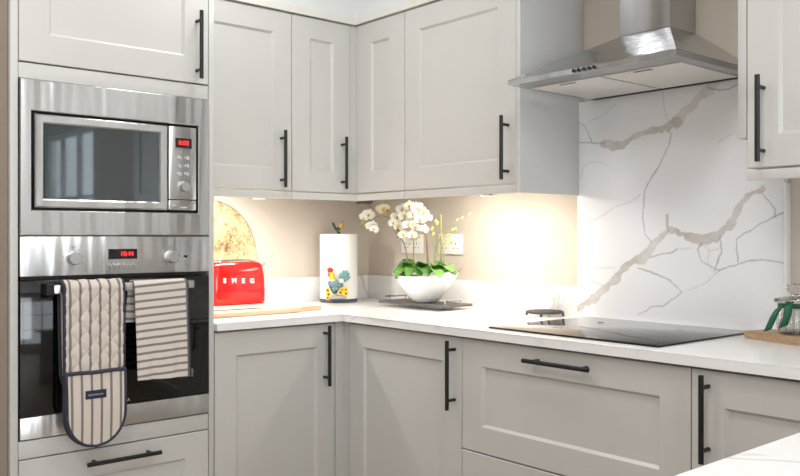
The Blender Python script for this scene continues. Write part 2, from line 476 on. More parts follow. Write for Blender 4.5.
for q in BT: knob(q, .0062, cp, YA-.008, .006, 'button', 'chrome')
q = on(182.4, 186.8)
knob(q, .0165, cp, YA-.008, .018)
q = on(174.2, 205.8); knob(q, .006, cp, YA-.007, .003, 'door_button', 'chrome')
q = on(182, 207.5); MB().box(q.x-.012, q.x+.014, YA-.0076, YA-.0068, q.z-.0016, q.z+.0016).build('mark', 'white_mark', cp)

# ------------------------------------------------------------------ built-in oven
Ov = thing('built_in_oven', 'built-in stainless steel oven with black glass door below the microwave', 'oven', (-1.457, -.58, .605))
OX0, OX1 = -1.7555, -1.1605
MB().box(OX0+.02, OX1-.02, -.572, -.08, .62, 1.18).build('casing', 'black_gap', Ov)
cp = MB().box(OX0, OX1, YA-.006, YA+.02, 1.083, 1.1985, .002).build('control_panel', 'steel', Ov)
MB().box(OX0+.004, OX1-.004, YA+.004, YA+.022, 1.0735, 1.0825).build('vent_slot', 'black_gap', Ov)
for u, v in ((72.3, 258.2), (170.2, 256.8)):
    k = knob(on(u, v), .0195, cp, YA-.006, .024)
    q = on(u, v-11.5); MB().box(q.x-.005, q.x+.005, YA-.0066, YA-.0058, q.z-.003, q.z+.003).build('mark', 'knob', cp)
    for t in range(7):
        an = PI*(.5+ (t-3)*.22); qq = on(u, v)
        MB().box(qq.x+.03*math.cos(an)-.0008, qq.x+.03*math.cos(an)+.0008, YA-.0065, YA-.0058, qq.z+.03*math.sin(an)-.0016, qq.z+.03*math.sin(an)+.0016).build('mark', 'black', cp)
a, b = on(107.6, 249), on(136.2, 258.6)
dsp = MB().box(a.x, b.x, YA-.0085, YA-.005, b.z, a.z).build('display', 'display', cp)
text_mesh('10:44', .0195, .0003, 'digits', 'red_digit', dsp, ((a.x+b.x)/2+.012, YA-.009, (a.z+b.z)/2), (1, 0, 0), (0, 0, 1))
for i in range(6):
    q = on(109.3+i*4.85, 264.8)
    knob(q, .0045, cp, YA-.006, .005, 'button', 'chrome')
    q = on(109.3+i*4.85, 268.6); MB().box(q.x-.0015, q.x+.0015, YA-.0065, YA-.0058, q.z-.001, q.z+.001).build('mark', 'black', cp)
q = on(184.9, 256.2); knob(q, .004, cp, YA-.006, .002, 'indicator_light', 'black')
od = MB().box(OX0, OX1, YA-.006, YA+.02, .6775, 1.071, .002).build('door', 'oven_glass', Ov)
MB().box(OX0, OX1, YA-.006, YA+.02, .6135, .6765, .002).build('lower_trim', 'steel', od)
q = on(126.5, 399.6); text_mesh('RA', .013, .0002, 'mark', 'white_mark', od, (q.x, YA-.0064, q.z), (1, 0, 0), (0, 0, 1))
HX0, HX1, HZ0, HZ1 = -1.679, -1.243, 1.034, 1.058
hd = MB().box(HX0, HX1, -.664, -.646, HZ0, HZ1, .002).build('handle', 'steel', od)
MB().box(HX1-.016, HX1+.012, -.6455, -.607, HZ0-.004, HZ1+.002, .002).build('bracket', 'black', hd)
MB().prism([(HX0-.020, -.607), (HX0-.020, -.660), (HX0-.0006, -.660), (HX0-.0006, -.6455), (HX0+.014, -.6455), (HX0+.014, -.607)], HZ0-.004, HZ1+.003).build('bracket', 'black', hd)

# ------------------------------------------------------------------ cloths over the oven handle
def strip(path, xl, xr, nx, endround, disp=None, mbo=None):
    """cloth laid along a path of (y,z) points; xl/xr functions of 0..1 along it; returns grid of points, uv"""
    pts = [Vector((0, y, z)) for y, z in path]
    L = [0]
    for a_, b_ in zip(pts, pts[1:]): L.append(L[-1]+(b_-a_).length)
    tot = L[-1]; G = []
    for i, p in enumerate(pts):
        t = (pts[min(i+1, len(pts)-1)]-pts[max(i-1, 0)]).normalized()
        nrm = Vector((0, t.z, -t.y))                     # turned outward
        s = L[i]/tot; x0, x1 = xl(s), xr(s); c = (x0+x1)/2; hw = (x1-x0)/2
        k = 1.0
        for e, dist in ((endround[0], L[i]), (endround[1], tot-L[i])):
            if e and dist < e: k = min(k, math.sqrt(max(0.0, 1-((e-dist)/e)**2)))
        row = []
        for j in range(nx+1):
            w = -1+2*j/nx
            dd = disp(L[i], w*hw*k, s) if disp else 0
            row.append((Vector((c+hw*k*w, p.y, p.z))+nrm*dd, ((w*k+1)/2, s)))
        G.append(row)
    return G, L
def grid_obj(G, name, m, parent, thick):
    bm = bmesh.new(); uv = bm.loops.layers.uv.new('UVMap')
    w = wloc(parent) if parent else Vector((0, 0, 0))
    V = [[bm.verts.new(p-w) for p, _ in r] for r in G]
    for i in range(len(G)-1):
        for j in range(len(G[0])-1):
            f = bm.faces.new((V[i][j], V[i][j+1], V[i+1][j+1], V[i+1][j]))
            for lp, (a_, b_) in zip(f.loops, ((i, j), (i, j+1), (i+1, j+1), (i+1, j))): lp[uv].uv = G[a_][b_][1]
            f.smooth = True
    me = bpy.data.meshes.new(name); bm.to_mesh(me); bm.free()
    me.materials.append(M[m])
    o = bpy.data.objects.new(name, me); C.objects.link(o); o.parent = parent
    md = o.modifiers.new('solid', 'SOLIDIFY'); md.thickness = thick; md.offset = 0
    return o
def arcpath(yb, zb, yf, zf, ztop, n1, n2, lean=0.0):
    """up the back from zb, over at ztop, down the front to zf"""
    r = abs(yf-yb)/2; yc = (yf+yb)/2
    out = [(yb, zb+(ztop-r-zb)*i/n1) for i in range(n1)]
    out += [(yc+r*math.cos(PI*k/14), ztop-r+r*.72*math.sin(PI*k/14)) for k in range(15)]
    out += [(yf-lean*math.sin(PI*i/n2*.5), ztop-r+(zf-ztop+r)*i/n2) for i in range(1, n2+1)]
    return out
# double oven glove
GL = thing('oven_glove', 'cream double oven glove with dark stripes hanging over the oven handle', 'oven glove', (-1.545, -.655, .6))
yfr = -.6765
zb = P(94, 445.0, 1, yfr).z; xl_ = P(64.3, 340, 1, yfr).x; xr_ = P(123.6, 340, 1, yfr).x
zk = P(95, 371.5, 1, yfr).z
path = arcpath(-.626, P(62, 403, 1, -.62).z, yfr, zb, 1.073, 40, 210)
tt = [0]
for a_, b_ in zip(path, path[1:]): tt.append(tt[-1]+math.hypot(b_[0]-a_[0], b_[1]-a_[1]))
sf = sum(1 for p_ in path if False)
tot = tt[-1]; itop = 47; stop = tt[itop]/tot
def shift(s):                                             # the back half hangs a little to the left
    return .008*max(0, (stop-s)/stop) + .000*max(0, (s-stop)/(1-stop))
def quilt(l, w, s):
    if s < stop*.9 or l > tot-.20: return 0
    q = .050; a_ = ((l*.8+w)/q) % 1; c_ = ((l*.8-w)/q) % 1
    return .0042*(1-math.exp(-5*min(a_, 1-a_, c_, 1-c_)))
Gd, Ld = strip(path, lambda s: xl_+shift(s), lambda s: xr_+shift(s), 76, (.095, .095), quilt)
gb = grid_obj(Gd, 'quilted_body', 'glove_cloth', GL, .007)
def outline(G):
    o_ = [r[0][0] for r in G] + [p for p, _ in G[-1][1:]] + [r[-1][0] for r in G[::-1][1:]] + [p for p, _ in G[0][::-1][1:-1]]
    out = [o_[0]]
    for p in o_[1:]:
        if (p-out[-1]).length > .004: out.append(p)
    return out
MB().tube(outline(Gd), .0052, 8, True).build('binding', 'navy', GL)
pk = [(yfr-.009-.004*math.sin(PI*i/40), zk+(zb-.001-zk)*i/40) for i in range(41)]
Gp, Lp = strip(pk, lambda s: xl_+.0020+.002*s, lambda s: xr_+.0010-.002*s, 30, (0, .095))
po = grid_obj(Gp, 'pocket', 'glove_cloth', GL, .005)
edge = [r[0][0] for r in Gp]+[p for p, _ in Gp[-1][1:]]+[r[-1][0] for r in Gp[::-1][1:]]
e2 = [edge[0]]
for p in edge[1:]:
    if (p-e2[-1]).length > .004: e2.append(p)
MB().tube(e2, .0052, 8).build('binding', 'navy', po)
MB().tube([Vector((xl_+(xr_-xl_)*i/10+.0015, yfr-.0095, zk+.001*math.sin(i))) for i in range(11)], .0062, 8).build('binding', 'navy', po)
a = P(85.2, 391.5, 1, yfr-.013); b = P(106, 397, 1, yfr-.013)
lb = MB().box(a.x, b.x, yfr-.0165, yfr-.0148, b.z, a.z+.001).build('sewn_label', 'label_navy', po)
mb = MB(); xx = a.x+.008
while xx < b.x-.008:
    w = random.uniform(.0025, .005); mb.box(xx, xx+w, yfr-.0169, yfr-.0164, (a.z+b.z)/2-.0022, (a.z+b.z)/2+.0022); xx += w+.0018
mb.build('stitching', 'label_thread', lb)
# tea towel
ytf = -.6725
zt = P(162, 378.5, 1, ytf).z; tl = P(134.2, 325, 1, ytf).x; tr = P(187.3, 325, 1, ytf).x
TW = thing('tea_towel', 'folded cream tea towel with thin grey stripes hung on oven handle beside the glove', 'tea towel', (-1.32, -.655, .78))
path = arcpath(-.634, P(132, 322, 1, -.63).z, ytf, zt, 1.069, 20, 70, .004)
tt = [0]
for a_, b_ in zip(path, path[1:]): tt.append(tt[-1]+math.hypot(b_[0]-a_[0], b_[1]-a_[1]))
st2 = tt[27]/tt[-1]; totw = tt[-1]
def wav(l, w, s):
    if s < st2: return 0
    k = (s-st2)/(1-st2); return k*(.0035*math.sin(w*75+1)+.0015*math.sin(w*160+k*4))
Gt, _ = strip(path, lambda s: tl-.014*max(0, (st2-s)/st2)+.008*max(0, (s-st2)/(1-st2)), lambda s: tr-.02*max(0, (st2-s)/st2)+.006*max(0, (s-st2)/(1-st2)), 30, (0, 0), wav)
n = len(Gt)
for i, r in enumerate(Gt):                                # front hem hangs slightly lower at the left
    s = r[0][1][1]
    for j in range(len(r)):
        p, q = r[j]; r[j] = (p + Vector((0, 0, (.5-j/30)*.006*max(0, (s-st2)/(1-st2)))), q)
grid_obj(Gt, 'towel_cloth', 'towel_cloth', TW, .004)
mb = MB()
e = [r[-1][0] for r in Gt[30:]]
mb.tube([p+Vector((.001, -.0008, 0)) for p in e], .0028, 6)
mb.build('hem', 'navy', TW)
mb = MB()                                                  # loose threads on the lower right corner
c0 = Gt[-1][-1][0]
for k in range(4):
    z0 = c0.z+.004+k*.006
    mb.tube([Vector((c0.x, c0.y, z0)), Vector((c0.x+.006, c0.y-.002, z0+.001*k)), Vector((c0.x+.009+.001*k, c0.y-.001, z0-.005))], .0006, 5)
mb.build('loose_thread', 'towel_cloth', TW)

# ------------------------------------------------------------------ wall units
fU = pl('A', -.35); fV = pl('B', -.35)
W1 = thing('wall_cabinet', 'pale grey shaker wall cabinet beside the tall oven housing, above the red toaster', 'wall cabinet', (-.90, -.17, PB))
MB().box(-1.138, -.668, -.328, -.002, UB, UT).build('carcass', 'cabinet_inside', W1)  # darker carcass tone puts the shade of the door gaps into the colour
MB().box(-1.138, -.668, -.352, -.334, PB, UB-.0055, .001).build('pelmet', 'cabinet', W1)
d = shaker(fU, -1.136, -.668, UB, UT, parent=W1); bar_handle(fU, -.718, 1.5, .222, True, d)
W2 = thing('corner_wall_cabinet', 'pale grey L-shaped corner wall cabinet with two narrow shaker doors', 'wall cabinet', (-.2, -.2, PB))
Lq = [(-.666, -.002), (-.666, -.328), (-.328, -.328), (-.328, -.662), (-.002, -.662), (-.002, -.002)]
MB().prism(Lq, UB, UT).build('carcass', 'cabinet_inside', W2)
MB().prism([(-.666, -.334), (-.666, -.352), (-.352, -.352), (-.352, -.662), (-.334, -.662), (-.334, -.334)], PB, UB-.0055).build('pelmet', 'cabinet', W2)
MB().prism([(-.3775, -.329), (-.3775, -.349), (-.349, -.349), (-.349, -.358), (-.329, -.358), (-.329, -.329)], UB, UT).build('corner_post', 'cabinet', W2)
d = shaker(fU, -.665, -.379, UB, UT, parent=W2, fra=.085); bar_handle(fU, -.423, 1.5, .214, True, d)
shaker(fV, -.6615, -.3595, UB, UT, parent=W2, fra=.093)
W3 = thing('wall_cabinet', 'large pale grey shaker wall cabinet on right wall beside the cooker hood', 'wall cabinet', (-.17, -.95, PB))
MB().box(-.328, -.002, -1.239, -.665, UB, UT).build('carcass', 'cabinet_inside', W3)
MB().box(-.352, -.334, -1.2395, -.665, PB, UB-.0055, .001).build('pelmet', 'cabinet', W3)
MB().box(-.350, -.002, -1.258, -1.241, PB, UT+.3, .0008).build('end_panel', 'cabinet_side', W3)
d = shaker(fV, -1.2385, -.6645, UB, UT, parent=W3); bar_handle(fV, -1.2045, 1.5, .218, True, d)
W4 = thing('wall_cabinet', 'pale grey shaker wall cabinet at top right edge, right of the cooker hood', 'wall cabinet', (-.17, -2.3, PB))
MB().box(-.328, -.002, -2.55, -2.046, UB, UT+.3).build('carcass', 'cabinet_inside', W4)
MB().box(-.352, -.334, -2.55, -2.0465, PB, UB-.0055, .001).build('pelmet', 'cabinet', W4)
MB().box(-.350, -.002, -2.0445, -2.0215, 1.46, UT+.3, .0008).build('end_panel', 'cabinet', W4)
d = shaker(fV, -2.549, -2.047, UB, UT+.3, parent=W4); bar_handle(fV, -2.092, 1.504, .224, True, d)

W5 = thing('wall_cabinet', 'pale grey wall cabinet next along the right wall, mirrored in the microwave window', 'wall cabinet', (-.17, -2.84, PB))
MB().box(-.328, -.002, -3.14, -2.553, UB, UT+.3).build('carcass', 'cabinet', W5)
d = shaker(fV, -3.139, -2.553, UB, UT+.3, parent=W5); bar_handle(fV, -2.60, 1.504, .224, True, d)

# ------------------------------------------------------------------ base units
DZ0, DZ1 = .155, .874
fB = pl('B', XB)
B1 = thing('base_cabinet', 'pale grey shaker base cabinet under worktop by the oven, with corner post', 'base cabinet', (-.9, -.3, 0))
MB().box(-1.138, -.60, -.578, -.004, .15, .88).build('carcass', 'cabinet_inside', B1)
MB().box(-1.138, -.56, -.545, -.527, 0, .149).build('plinth', 'cabinet', B1)
d = shaker(fA, -1.136, -.639, DZ0, DZ1, .081, parent=B1); bar_handle(fA, -.689, .76, .222, True, d)
MB().prism([(-.636, -.58), (-.636, -.599), (-.599, -.599), (-.599, -.632), (-.579, -.632), (-.579, -.58)], .15, .8805).build('corner_post', 'cabinet', B1)
B2 = thing('base_cabinet', 'pale grey shaker base cabinet under worktop between corner and drawers', 'base cabinet', (-.3, -.93, 0))
MB().box(-.578, -.004, -1.23, -.582, .15, .88).build('carcass', 'cabinet_inside', B2)
MB().box(-.545, -.527, -1.23, -.56, 0, .149).build('plinth', 'cabinet', B2)
d = shaker(fB, -1.2295, -.635, DZ0, DZ1, .081, parent=B2, fra=.087); bar_handle(fB, -1.200, .754, .222, True, d)
B3 = thing('drawer_unit', 'pale grey wide pan drawer unit beneath the black hob', 'drawer unit', (-.3, -1.63, 0))
MB().box(-.578, -.004, -2.028, -1.232, .15, .88).build('carcass', 'cabinet_inside', B3)
MB().box(-.545, -.527, -2.028, -1.232, 0, .149).build('plinth', 'cabinet', B3)
d = shaker(fB, -2.0285, -1.2325, .5235, DZ1, .081, parent=B3, fra=.086, name='drawer'); bar_handle(fB, -1.6325, .838, .232, False, d)
d = shaker(fB, -2.0285, -1.2325, DZ0, .5195, .081, parent=B3, fra=.086, name='drawer'); bar_handle(fB, -1.6325, .483, .232, False, d)
B4 = thing('base_cabinet', 'pale grey shaker base cabinet right of the drawers, behind the peninsula top', 'base cabinet', (-.3, -2.3, 0))
MB().box(-.578, -.004, -2.582, -2.0305, .15, .88).build('carcass', 'cabinet_inside', B4)
MB().box(-.545, -.527, -2.582, -2.0305, 0, .149).build('plinth', 'cabinet', B4)
d = shaker(fB, -2.556, -2.0315, DZ0, DZ1, .085, parent=B4); bar_handle(fB, -2.077, .76, .212, True, d)
# peninsula that closes the U in front of the camera
B5 = thing('peninsula_cabinet', 'pale grey base cabinet under the peninsula worktop in the foreground', 'base cabinet', (-1.1, -2.85, 0))
MB().box(-1.70, -.01, -3.1, -2.608, .15, .88).build('carcass', 'cabinet', B5)
MB().box(-1.70, -.56, -2.66, -2.642, 0, .149).build('plinth', 'cabinet', B5)
fN = pl('N', -2.586)
d = shaker(fN, -1.698, -1.155, DZ0, DZ1, parent=B5); bar_handle(fN, -1.2, .76, .22, True, d)
d = shaker(fN, -1.151, -.61, DZ0, DZ1, parent=B5); bar_handle(fN, -1.1, .76, .22, True, d)

# ------------------------------------------------------------------ stone
def bev_prism(poly, z0, z1, name, m, bev=.003):
    mb = MB(); mb.prism(poly, z0, z1)
    es = [e for e in mb.bm.edges if abs(e.verts[0].co.z-e.verts[1].co.z) < 1e-6]
    bmesh.ops.bevel(mb.bm, geom=es, offset=bev, segments=2, affect='EDGES', profile=.5)
    return mb.build(name, m)
w = bev_prism([(-1.138, -.001), (-1.138, -.62), (-.62, -.62), (-.62, -2.564), (-.001, -2.564), (-.001, -.001)], WB, WT, 'worktop', 'stone')
tag(rebase(w, (-.6, -.6, WB)), 'white marble-look stone worktop running along both walls over base cabinets', 'worktop')
w = bev_prism([(-1.76, -2.565), (-.001, -2.565), (-.001, -3.14), (-1.76, -3.14)], WB, WT, 'peninsula_worktop', 'stone', .004)
tag(rebase(w, (-1.1, -2.85, WB)), 'white stone peninsula worktop corner in the bottom right foreground', 'worktop')
u1 = MB().box(-1.138, -.0215, -.021, -.001, WT, 1.016, .0015).build('upstand', 'stone')
tag(rebase(u1, (-.6, -.01, WT)), 'low white stone upstand along the wall behind toaster and paper roll', 'upstand')
u2 = MB().box(-.021, -.001, -1.2485, -.001, WT, 1.016, .0015).build('upstand', 'stone')
tag(rebase(u2, (-.01, -.6, WT)), 'low white stone upstand along the wall behind the orchid bowl', 'upstand')

# tall veined splashback behind the hob
L = {"big1":[[1.366,1.526],[1.403,1.515],[1.445,1.514],[1.474,1.529],[1.526,1.544],[1.588,1.553],[1.62,1.56],[1.647,1.562],[1.65,1.571]],"mid1":[[1.65,1.571],[1.673,1.597],[1.704,1.622],[1.735,1.647],[1.76,1.664],[1.79,1.70]],"thinA":[[1.239,1.537],[1.31,1.533],[1.366,1.526]],"thinB":[[1.239,1.619],[1.278,1.599],[1.303,1.56],[1.314,1.535]],"thinC":[[1.631,1.54],[1.615,1.493],[1.588,1.441],[1.554,1.394],[1.532,1.356],[1.526,1.326],[1.522,1.28],[1.523,1.249],[1.532,1.209],[1.552,1.18]],"thinD":[[1.76,1.667],[1.795,1.657],[1.824,1.655],[1.857,1.667]],"faintE":[[1.795,1.492],[1.819,1.506],[1.857,1.518]],"faintF":[[1.265,1.41],[1.284,1.451],[1.329,1.464],[1.385,1.45]],"faintA":[[1.598,1.674],[1.604,1.615],[1.62,1.574]],"faintB":[[1.278,1.599],[1.354,1.623],[1.415,1.657]],"big2":[[1.245,0.925],[1.297,0.955],[1.341,0.998],[1.409,1.041],[1.439,1.083],[1.474,1.109],[1.532,1.14],[1.56,1.175],[1.593,1.199],[1.62,1.219],[1.652,1.209]],"mid2":[[1.652,1.209],[1.694,1.193]],"big3":[[1.694,1.193],[1.735,1.19],[1.785,1.204],[1.824,1.227],[1.843,1.263],[1.866,1.303],[1.889,1.325],[1.93,1.345]],"spike":[[1.618,1.214],[1.612,1.238],[1.612,1.268]],"faintG":[[1.252,1.215],[1.303,1.247],[1.366,1.277],[1.415,1.302],[1.474,1.315],[1.515,1.339]],"thinH":[[1.503,1.095],[1.565,1.077],[1.62,1.054],[1.663,1.023]],"thinI":[[1.503,0.93],[1.554,0.961],[1.598,0.968],[1.642,0.998],[1.665,1.02]],"faintI2":[[1.665,1.02],[1.704,1.031],[1.755,1.06],[1.78,1.08]],"thinI3":[[1.78,1.08],[1.795,1.094],[1.862,1.114],[1.926,1.127],[2.02,1.123]],"thinJ":[[1.549,1.13],[1.62,1.141],[1.652,1.156]],"faintJ":[[1.652,1.156],[1.704,1.162]],"thinK":[[1.735,1.181],[1.725,1.157],[1.735,1.125],[1.755,1.111],[1.795,1.094]],"thinL":[[1.799,1.199],[1.802,1.154],[1.79,1.121],[1.78,1.093]],"faintM":[[1.735,1.176],[1.765,1.158],[1.795,1.163]],"faintM2":[[1.765,1.158],[1.76,1.116],[1.775,1.087]],"thinN":[[1.857,1.118],[1.85,1.154],[1.852,1.19],[1.88,1.208],[1.926,1.235],[2.02,1.278]],"thinO":[[1.93,1.335],[1.955,1.304],[1.975,1.274],[1.975,1.256]],"faintC":[[1.252,1.04],[1.316,1.079],[1.415,1.092]],"faintD":[[1.252,1.056],[1.316,1.042],[1.366,1.024]]}
SX, SY0, SY1, SZ0, SZ1 = -.030, -1.25, -1.998, WT, 1.682
def slab():
    nv, nh = 310, 320
    ys = np.linspace(SY0, SY1, nh+1); zs = np.linspace(SZ0, SZ1, nv+1)
    Yg, Zg = np.meshgrid(-ys, zs)
    def nz(ph):
        r_ = np.zeros_like(Yg); rs = np.random.RandomState(ph)
        for f_, a_ in ((16, .55), (34, .45), (70, .36), (150, .26), (270, .12)):
            for _ in range(3):
                an = rs.uniform(0, 6.28); p_ = rs.uniform(0, 6.28)
                r_ += a_*np.sin(f_*(Yg*math.cos(an)+Zg*math.sin(an))*1.6+p_)/2
        return r_
    w1, w2, w3, w4 = nz(1), nz(2), nz(3), nz(4)
    Y1 = Yg+.003*w1; Z1 = Zg+.003*w2
    Yw = Yg+.007*w1+.0014*w4; Zw = Zg+.007*w2+.0014*w3
    base = np.array(S(241,242,246)[:3]); tan = np.array(S(192,187,178)[:3]); gry = np.array(S(138,134,130)[:3])
    col = np.tile(base, (nv+1, nh+1, 1))
    for k, pts in L.items():
        pts = np.array(pts); fine = not (k.startswith('big') or k.startswith('mid')); Ya, Za = (Y1, Z1) if fine else (Yw, Zw); dm = np.full_like(Yg, 9.)
        for p, q in zip(pts, pts[1:]):
            dx, dz = q-p; ll = dx*dx+dz*dz+1e-12
            t = np.clip(((Ya-p[0])*dx+(Za-p[1])*dz)/ll, 0, 1)
            dm = np.minimum(dm, np.hypot(Ya-p[0]-t*dx, Za-p[1]-t*dz))
        if k.startswith('big'): wd = .0120*(1+.5*w3); c, al, so = tan, .82, .0015
        elif k == 'mid1': wd = .0105*(1+.5*w3); c, al, so = tan, .5, .003
        elif k in ('mid2', 'spike'): wd = .005*(1+.4*w3); c, al, so = tan, .85, .002
        elif k.startswith('thin'): wd = .0011*(1+.7*w3); c, al, so = gry, .55, .0018
        else: wd = .0009*(1+.7*w3); c, al, so = gry, .22, .0022
        f_ = al*np.clip(1-(dm-wd)/so, 0, 1)
        if k.startswith('big') or k == 'mid1':
            f_ *= np.clip(.85+.25*w1, .4, 1.1)
            rim = np.clip(1-np.abs(dm-wd)/.0015, 0, 1)*.25
            col = col*(1-rim[..., None])+gry*rim[..., None]
        col = col*(1-f_[..., None])+c*f_[..., None]
    verts = np.zeros((nv+1, nh+1, 3)); verts[..., 0] = SX; verts[..., 1] = -Yg; verts[..., 2] = Zg
    vs = verts.reshape(-1, 3).tolist(); W_ = nh+1
    fs = [(i*W_+j, i*W_+j+1, (i+1)*W_+j+1, (i+1)*W_+j) for i in range(nv) for j in range(nh)]
    colr = np.ones((len(vs), 4)); colr[:, :3] = col.reshape(-1, 3)
    n0 = len(vs)                                           # body behind the face
    bx = [(SX, SY0, SZ0), (SX, SY1, SZ0), (SX, SY1, SZ1), (SX, SY0, SZ1), (-.001, SY0, SZ0), (-.001, SY1, SZ0), (-.001, SY1, SZ1), (-.001, SY0, SZ1)]
    vs += bx; fs += [tuple(n0+i for i in q) for q in ((0, 4, 5, 1), (1, 5, 6, 2), (2, 6, 7, 3), (3, 7, 4, 0), (4, 7, 6, 5))]
    colr = np.vstack([colr, np.tile(np.append(base, 1), (8, 1))])
    me = bpy.data.meshes.new('marble_splashback'); me.from_pydata(vs, [], fs)
    at = me.color_attributes.new('vein', 'FLOAT_COLOR', 'POINT'); at.data.foreach_set('color', colr.astype(np.float32).ravel())
    me.materials.append(M['veined_slab'])
    o = bpy.data.objects.new('marble_splashback', me); C.objects.link(o); return o
sl = slab()
tag(rebase(sl, (-.015, -1.62, WT)), 'tall white marble splashback with beige and grey veins behind the hob', 'splashback')
ed = MB().box(-.033, -.001, -2.005, -1.9985, WT, 1.358, .001).build('trim_3', 'white_upvc'); struct(ed)

# ------------------------------------------------------------------ cooker hood
HD = thing('cooker_hood', 'stainless steel chimney cooker hood on the right wall above the hob', 'cooker hood', (-.2, -1.61, 1.682))
x0, y0, y1 = -.47, -1.912, -1.312
cx0, cy0, cy1 = -.157, -1.701, -1.517
xb = -.003
mb = MB()
rc = lambda a_, b_, c_, z: [Vector((a_, b_, z)), Vector((a_, c_, z)), Vector((xb, c_, z)), Vector((xb, b_, z))]
mb.ring_fill([rc(x0, y0, y1, 1.7015), rc(cx0, cy0, cy1, 1.852)])
mb.build('canopy', 'hood_steel', HD, smooth=15)
mb = MB()
mb.ring_fill([rc(x0+.001, y0+.001, y1-.001, 1.684), rc(x0, y0, y1, 1.685), rc(x0, y0, y1, 1.7008), rc(x0+.001, y0+.001, y1-.001, 1.7013)])
mb.build('rim', 'hood_steel', HD, smooth=15)
MB().box(cx0, xb, cy0, cy1, 1.8525, 2.449, .002).build('chimney', 'hood_steel', HD)
for a_, b_ in ((-1.602, -1.338), (-1.874, -1.612)):
    fl = MB().box(-.385, -.062, a_, b_, 1.6812, 1.6836, .0008).build('grease_filter', 'mesh_filter', HD)
    MB().box(-.372, -.364, (a_+b_)/2-.03, (a_+b_)/2+.03, 1.6795, 1.6811, .0005).build('catch', 'dark_steel', fl)
MB().box(-.046, -.0305, -1.90, -1.33, 1.6825, 1.6836).build('rear_shadow', 'black_gap', HD)  # black strip painted in for the shadow where hood meets splashback
for i in range(5):
    yy = -1.574-i*.0185
    MB().cyl((x0-.005, yy, 1.6925), (x0+.002, yy, 1.6925), .0052, 14).build('button', 'black', HD)

# ------------------------------------------------------------------ hob
HB = thing('induction_hob', 'flat black glass induction hob set on the worktop under the hood', 'hob', (-.3, -1.61, WT))
MB().box(-.555, -.045, -1.912, -1.305, WT+.0003, WT+.006, .0015).build('glass_top', 'hob_glass', HB)
def ringflat(mb, c, r0, r1, z0, z1):
    mb.lathe([(r0, z0), (r1, z0), (r1, z1), (r0, z1), (r0, z0)], c, 48, cap=False)
for cx_, cy_ in ((-.42, -1.46), (-.42, -1.75), (-.18, -1.46), (-.18, -1.75)):
    o = MB()
    o.box(cx_-.012, cx_+.012, cy_-.0006, cy_+.0006, WT+.006, WT+.0062); o.box(cx_-.0006, cx_+.0006, cy_-.012, cy_+.012, WT+.006, WT+.0062)
    o.build('cooking_zone_mark', 'dark_steel', HB)

# ------------------------------------------------------------------ sockets and under-cabinet lights
def socket(y0, y1, lab):
    t = thing('power_socket', lab, 'power socket', (-.004, (y0+y1)/2, 1.122), 'double power sockets behind the orchids')
    pt = MB().box(-.009, -.0005, y0, y1, 1.122, 1.208, .0025).build('faceplate', 'socket', t)
    c = (y0+y1)/2
    for s_ in (-1, 1):
        MB().box(-.012, -.0085, c+s_*.055-.007, c+s_*.055+.007, 1.178, 1.196, .001).build('switch', 'socket', pt)
        h = MB()
        h.box(-.0094, -.0086, c+s_*.035-.002, c+s_*.035+.002, 1.163, 1.171)
        for q in (-.011, .011): h.box(-.0094, -.0086, c+s_*.035+q-.003, c+s_*.035+q+.003, 1.146, 1.150)
        h.build('pin_hole', 'black_gap', pt)
socket(-.391, -.245, 'white double power socket behind orchid flowers, nearer the room corner')
socket(-.638, -.492, 'white double power socket right of orchid stems, farther from the corner')
def puck(c, lit, lab, zb=1.35):
    t = thing('under_cabinet_light', lab, 'light', (c[0], c[1], zb), 'round lights under the wall cabinets')
    MB().lathe([(.036, 1.3785-zb), (.036, .004), (.034, 0), (.029, 0)], (c[0], c[1], zb), 32).build('housing', 'dark_steel' if not lit else 'chrome', t)
    MB().lathe([(.0285, .0005), (.0285, -.0006)], (c[0], c[1], zb), 28).build('diffuser', 'lit_diffuser' if lit else 'slate', t)
    if lit:
        la = bpy.data.lights.new('puck', 'AREA'); la.shape = 'DISK'; la.size = .055; la.energy = lit; la.color = (1, .83, .62); la.spread = math.radians(165)
        lo = bpy.data.objects.new('puck_lamp', la); C.objects.link(lo); lo.location = (c[0], c[1], 1.3485)
    return t
pA = P(259, 198, 1, -.20); pC = P(364.5, 201, 2, 1.352); pB = P(488, 194, 0, -.20)
E_ = .6
puck((pA.x, -.20), E_, 'small lit round light under the wall cabinet above the toaster')
puck((pC.x, pC.y), 0, 'dark unlit round light under the corner wall cabinet', 1.339)
puck((-.20, pB.y), E_*1.25, 'small lit round light under the large cabinet beside the hood')

# ------------------------------------------------------------------ toaster
TO = thing('toaster', 'glossy red retro toaster with chrome base on worktop beside the oven housing', 'toaster', (-.826, -.145, WT))
tx0, tx1, ty0, ty1 = -.946, -.694, -.218, -.070
mb = MB()
def rr(x0, x1, y0, y1, z, r, seg=6):
    o = []
    for cx_, cy_, a0 in ((x1-r, y1-r, 0), (x0+r, y1-r, PI/2), (x0+r, y0+r, PI), (x1-r, y0+r, 3*PI/2)):
        for k in range(seg+1):
            a_ = a0+PI/2*k/seg; o.append(Vector((cx_+r*math.cos(a_), cy_+r*math.sin(a_), z)))
    return o
prof = [(.004, .930), (0, .934), (-.001, .97), (-.0005, 1.02), (.003, 1.055), (.007, 1.080), (.014, 1.091), (.026, 1.0975), (.040, 1.0995)]
mb.ring_fill([rr(tx0+i, tx1-i, ty0+i*.9, ty1-i*.9, z, .036) for i, z in prof])
body = mb.build('body', 'red', TO)
mb = MB(); mb.ring_fill([rr(tx0+i, tx1-i, ty0+i, ty1-i, z, .045) for i, z in ((.004, .911), (-.003, .9125), (-.003, .929), (.003, .9305))]); mb.build('chrome_base', 'chrome', TO)
